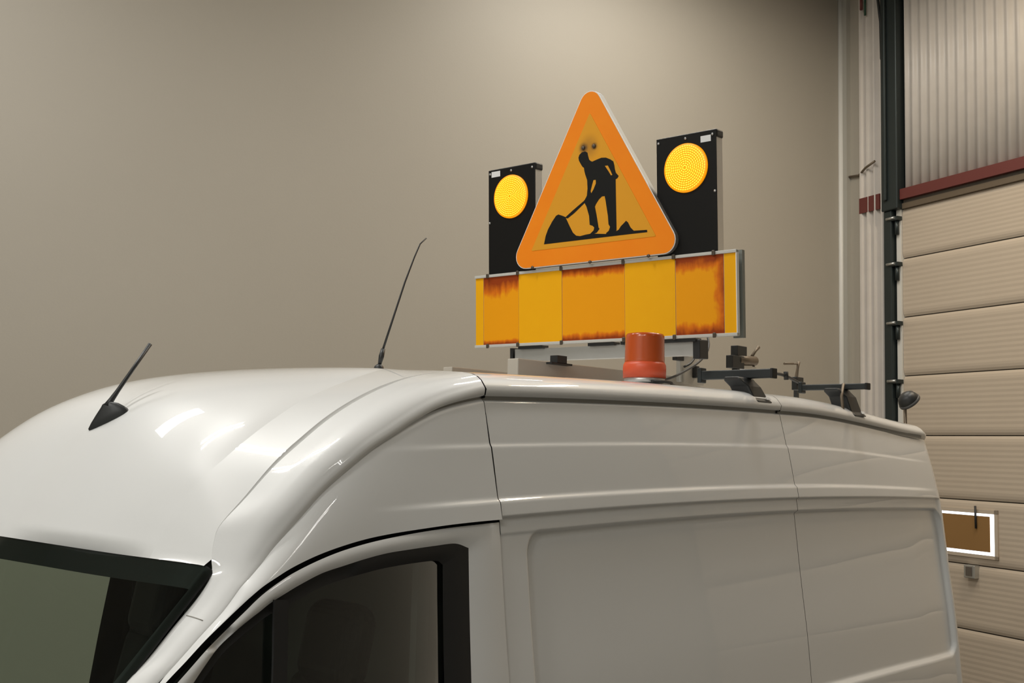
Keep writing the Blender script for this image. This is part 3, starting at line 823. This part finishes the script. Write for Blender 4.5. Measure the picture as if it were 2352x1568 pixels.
# mounting frame under the board
fr = sbox(MB(), sl(1176, 812)[0], sl(1588, 797)[0], -.53, -.468, .02, .075).build('cross_beam', 'alu', SIGN, bevel=.003)
a = sl(1172, 812)[0]
mb = sbox(MB(), a-.014, a+.004, -.60, -.462, .015, .08); mb.build('end_cap', 'black_plastic', fr)
mb = sbox(MB(), a-.010, a+.030, -.60, -.545, .01, .085); mb.build('beam_foot', 'black_plastic', fr)
a = sl(1588, 797)[0]; sbox(MB(), a, a+.035, -.545, -.462, .01, .085).build('end_cap', 'black_plastic', fr, bevel=.004)
for a0, a1 in ((sl(1190, 800)[0], sl(1245, 800)[0]), (sl(1350, 800)[0], sl(1410, 800)[0]), (sl(1425, 800)[0], a+.02)):
    sbox(MB(), a0, a1, -.470, -.456, .0, .05).build('hinge_plate', 'black_plastic', fr)
# lengthwise rail on the roof that carries the frame
p0, p1 = at(1186, 824, Y=3.0), at(1606, 862, Y=3.0)
zr = max(roof_z(x, y) for x in np.arange(2.9, 5.2, .1) for y in (3.0, 3.62))+.001
mb = MB(); mb.box(((p0[0]+p1[0])/2, 3.02, (zr+p0[2])/2+.003), ((p1[0]-p0[0])/2, .03, (p0[2]-zr)/2)); mb.build('roof_rail', 'beige_rail', SIGN, bevel=.004)
mb = MB(); mb.box(((p0[0]+p1[0])/2+.2, 3.62, (zr+p0[2])/2+.003), ((p1[0]-p0[0])/2, .03, (p0[2]-zr)/2)); mb.build('roof_rail', 'beige_rail', SIGN, bevel=.004)
q = at(1283, 826, Y=2.98)
mb = MB(); mb.box(q, (.030, .02, .016)); mb.box(q-(0, 0, .018), (.065, .02, .004)); mb.build('clamp', 'black_plastic', SIGN)
# bracket plate on the near side and small socket
for (x0, y0, x1, y1, Y, m, nm) in ((1562, 815, 1600, 880, 2.94, 'alu', 'bracket_plate'), (1553, 808, 1571, 829, 2.90, 'black_plastic', 'socket'), (1572, 838, 1616, 886, 2.93, 'beige_rail', 'bracket_plate'), (1599, 840, 1606, 868, 2.905, 'black_plastic', 'slot_cover')):
    A_, B_ = at(x0, y0, Y=Y), at(x1, y1, Y=Y)
    MB().box(((A_[0]+B_[0])/2, Y+.01, (A_[2]+B_[2])/2), (abs(B_[0]-A_[0])/2, .012, abs(A_[2]-B_[2])/2)).build(nm, m, SIGN, bevel=.003)
q = catmull([at(1626, 776, Y=3.0), at(1628, 792, Y=2.96), at(1622, 812, Y=2.9), at(1604, 832, Y=2.86), at(1580, 848, Y=2.82), at(1545, 866, Y=2.75), at(1515, 874, Y=2.7)], 6)
MB().tube(q, .0055, 8).build('power_cable', 'cable', SIGN)
q = catmull([at(1598, 808, Y=2.93), at(1596, 820, Y=2.90), at(1586, 834, Y=2.87), at(1572, 842, Y=2.87)], 6)
MB().tube(q, .0055, 8).build('power_cable', 'cable', SIGN)

# ------------------------------------------------------------------ beacon
bc = at(1480, 868, Y=2.64); bz = roof_z(bc[0], 2.64)
BE = thing('beacon', 'orange warning beacon with red-orange collar in front of the sign', 'beacon', (bc[0], 2.64, bz))
ct = (bc[0], 2.64, bz+.002)
top = at(1480, 768, Y=2.64)[2]-bz; rr = 46*4.37/2500
MB().lathe(ct, (0, 0, 1), [(.02, 0), (rr*.98, 0), (rr*1.02, .006), (rr*1.02, .020), (rr*.9, .022)], 40).build('base', 'alu', BE)
MB().lathe(ct, (0, 0, 1), [(rr*.9, .018), (rr*1.07, .020), (rr*1.08, .060), (rr*1.06, .072), (rr*1.0, .082), (rr*.9, .082)], 40).build('collar', 'beacon_ring', BE)
prof = [(rr*.98, .078), (rr, .085)]
for h in np.arange(.09, top-.012, .006): prof += [(rr*(1-.02*(h-.09)/.1), h), (rr*(.992-.02*(h-.09)/.1), h+.003)]
prof += [(rr*.97, top-.008), (rr*.92, top-.001), (rr*.7, top+.002), (0, top+.004)]
MB().lathe(ct, (0, 0, 1), prof, 40).build('lens', 'beacon_lens', BE)
q = [(bc[0]-.06, 2.56, bz+.004), (bc[0]+.0, 2.545, bz+.006), (bc[0]+.07, 2.56, bz+.006), (bc[0]+.16, 2.62, bz+.006), (bc[0]+.3, 2.70, bz+.008)]
MB().tube(catmull(q, 5), .006, 8).build('cable', 'cable', BE)

# ------------------------------------------------------------------ roof bars
def roof_bar(label, foot_px, end_px, far_px, hh, strap=False):
    Pf = at(*foot_px, Y=2.43); X = Pf[0]
    # height of the bar and the reach of its ends from the picture
    v = at(*end_px, X=X); z = v[2]; y0 = v[1]; y1 = at(far_px, end_px[1], X=X)[1]
    B = thing('roof_bar', label, 'roof bar', (X, 2.43, Pf[2]), 'black roof bars across the van')
    MB().box((X, (y0+y1)/2, z), (.018, (y1-y0)/2, hh)).build('bar', 'bar_black', B, bevel=.004)
    MB().box((X, y0-.004, z), (.020, .006, hh+.002)).build('end_cap', 'rubber', B, bevel=.003)
    MB().box((X, y1, z), (.022, .010, hh+.014)).build('end_bracket', 'bar_black', B, bevel=.004)
    zg = float(zv(X, .385)); rows = []
    for (zz, xa, xb, ya, yb) in ((z-hh+.004, X-.085, X+.030, 2.445, 2.52), (z-hh-.012, X-.080, X+.038, 2.435, 2.52), (z-hh-.035, X-.052, X+.055, 2.418, 2.51), (zg+.030, X-.042, X+.072, 2.398, 2.49), (zg+.010, X-.040, X+.080, 2.374, 2.46)):
        rows.append([(xa, ya, zz), (xb, ya, zz), (xb, yb, zz), (xa, yb, zz)])
    mb = MB(); mb.grid(np.array(rows), False, True); mb.add(rows[0], [(0, 1, 2, 3)]); mb.add(rows[-1], [(0, 1, 2, 3)])
    ft = mb.build('foot', 'black_plastic', B, bevel=.008)
    lp = [(X+.034, 2.387, zg+.034), (X+.064, 2.387, zg+.034), (X+.064, 2.380, zg+.022), (X+.034, 2.380, zg+.022)]
    MB().add(lp, [(0, 1, 2, 3)]).build('white_mark', 'sticker', ft, solid=.002)
    if strap:
        MB().tube([(X-.035, 2.44, z+.012), (X-.075, 2.43, z-.05), (X-.115, 2.40, float(zv(X, .40)))], .007, 8).build('strap', 'rust_metal', B)
    return X, z
mat('bar_black', (.022, .027, .028), .45)
X1, Z1 = roof_bar('black roof bar directly behind the roadworks sign', (1728, 897), (1775, 857), 1612, .019)
X2, Z2 = roof_bar('rearmost black roof bar on the van, with a grey strap', (1950, 928), (1991, 887), 1842, .014, True)

# clamp with lever on the far part of the front bar
K = thing('lever_clamp', 'small metal clamp with lever and black block behind the sign', 'clamp', (X1, 3.0, Z1+.014))
def kbox(nm, m, x0, y0, x1, y1, Y, th=.02, bv=.003):
    A_, B_ = at(x0, y0, Y=Y), at(x1, y1, Y=Y)
    MB().box(((A_[0]+B_[0])/2, Y, (A_[2]+B_[2])/2), (abs(B_[0]-A_[0])/2, th, abs(A_[2]-B_[2])/2)).build(nm, m, K, bevel=bv)
kbox('block', 'black_plastic', 1675, 815, 1702, 848, 2.95); kbox('block', 'black_plastic', 1686, 793, 1708, 820, 2.96)
a_, b_ = at(1694, 827, Y=2.95), at(1733, 829, Y=2.95)
MB().tube([a_, b_], .025, 14).build('cylinder', 'rust_metal', K)
MB().tube([at(1727, 818, Y=2.95), at(1735, 806, Y=2.95), at(1742, 797, Y=2.95)], [.008, .007, .010], 8).build('lever', 'rust_metal', K)
kbox('plate', 'galvanised', 1698, 838, 1732, 852, 2.95, .015)
pp = at(1690, 846, Y=2.95); rzp = roof_z(pp[0], 2.95)+.002
MB().box((pp[0], 2.95, (rzp+pp[2])/2), (.012, .015, (pp[2]-rzp)/2)).build('post', 'black_plastic', K)
MB().tube([at(1736, 826, Y=2.95), at(1731, 840, Y=2.95), at(1728, 852, Y=2.95)], .006, 8).build('hook', 'cable', K)
# cable clips further back
K = thing('cable_clip', 'small bracket and dark cables between the two roof bars', 'bracket', (X2-.2, 2.9, Z2-.05))
q = catmull([at(1772, 857, Y=2.7), at(1795, 860, Y=2.72), at(1815, 868, Y=2.74), at(1840, 882, Y=2.76)], 5)
MB().tube(q, .008, 8).build('cable', 'cable', K)
MB().tube([at(1805, 853, Y=2.72), at(1806, 872, Y=2.72)], .012, 8).build('clip', 'cable', K)
MB().tube([at(1801, 835, Y=2.9), at(1822, 835, Y=2.9)], .006, 8).build('pin', 'rust_metal', K)
MB().tube([at(1834, 831, Y=2.9), at(1832, 845, Y=2.9), at(1829, 868, Y=2.9)], [.010, .007, .010], 8).build('post', 'rust_metal', K)
kbox('clip_block', 'black_plastic', 1824, 865, 1840, 897, 2.78, .015)
pp = at(1829, 866, Y=2.9); rzp = roof_z(pp[0], 2.9)+.002
MB().box((pp[0], 2.9, (rzp+pp[2])/2), (.010, .010, (pp[2]-rzp)/2)).build('post', 'black_plastic', K)
pp = at(1801, 835, Y=2.9); MB().tube([pp, at(1834, 836, Y=2.9)], .004, 6).build('pin', 'rust_metal', K)

# work lamp on the rear edge of the roof
wl = at(2086, 918, Y=2.75)
WL = thing('work_lamp', 'round black work lamp on the rear edge of the van roof', 'lamp', (wl[0], 2.75, roof_z(min(wl[0], 5.7), 2.75)))
axd = np.array([.55, -.25, -.62]); axd /= np.linalg.norm(axd)
MB().lathe(wl, axd, [(0, -.045), (.030, -.042), (.050, -.028), (.060, -.005), (.062, .006)], 28).build('housing', 'black_plastic', WL)
MB().lathe(wl, axd, [(.062, .004), (.066, .008), (.066, .020), (.055, .024), (0, .022)], 28).build('rim', mat('dark_grey', (.10, .10, .10), .4), WL)
zb = roof_z(min(wl[0], 5.7), 2.75)
MB().tube([wl-axd*.035+(0, 0, -.05), (wl[0]-.04, 2.75, zb+.03), (min(wl[0]-.04, 5.70), 2.75, zb+.002)], .010, 10).build('bracket', 'rust_metal', WL)

# seam across the A-pillar
q = [roof_hit(x, y)[0] for x, y in ((428, 1413), (440, 1416), (453, 1420), (466, 1425))]
if all(p is not None for p in q):
    MB().tube(q, .0016, 6).build('pillar_seam', 'seam_and_shade_grey', VAN)
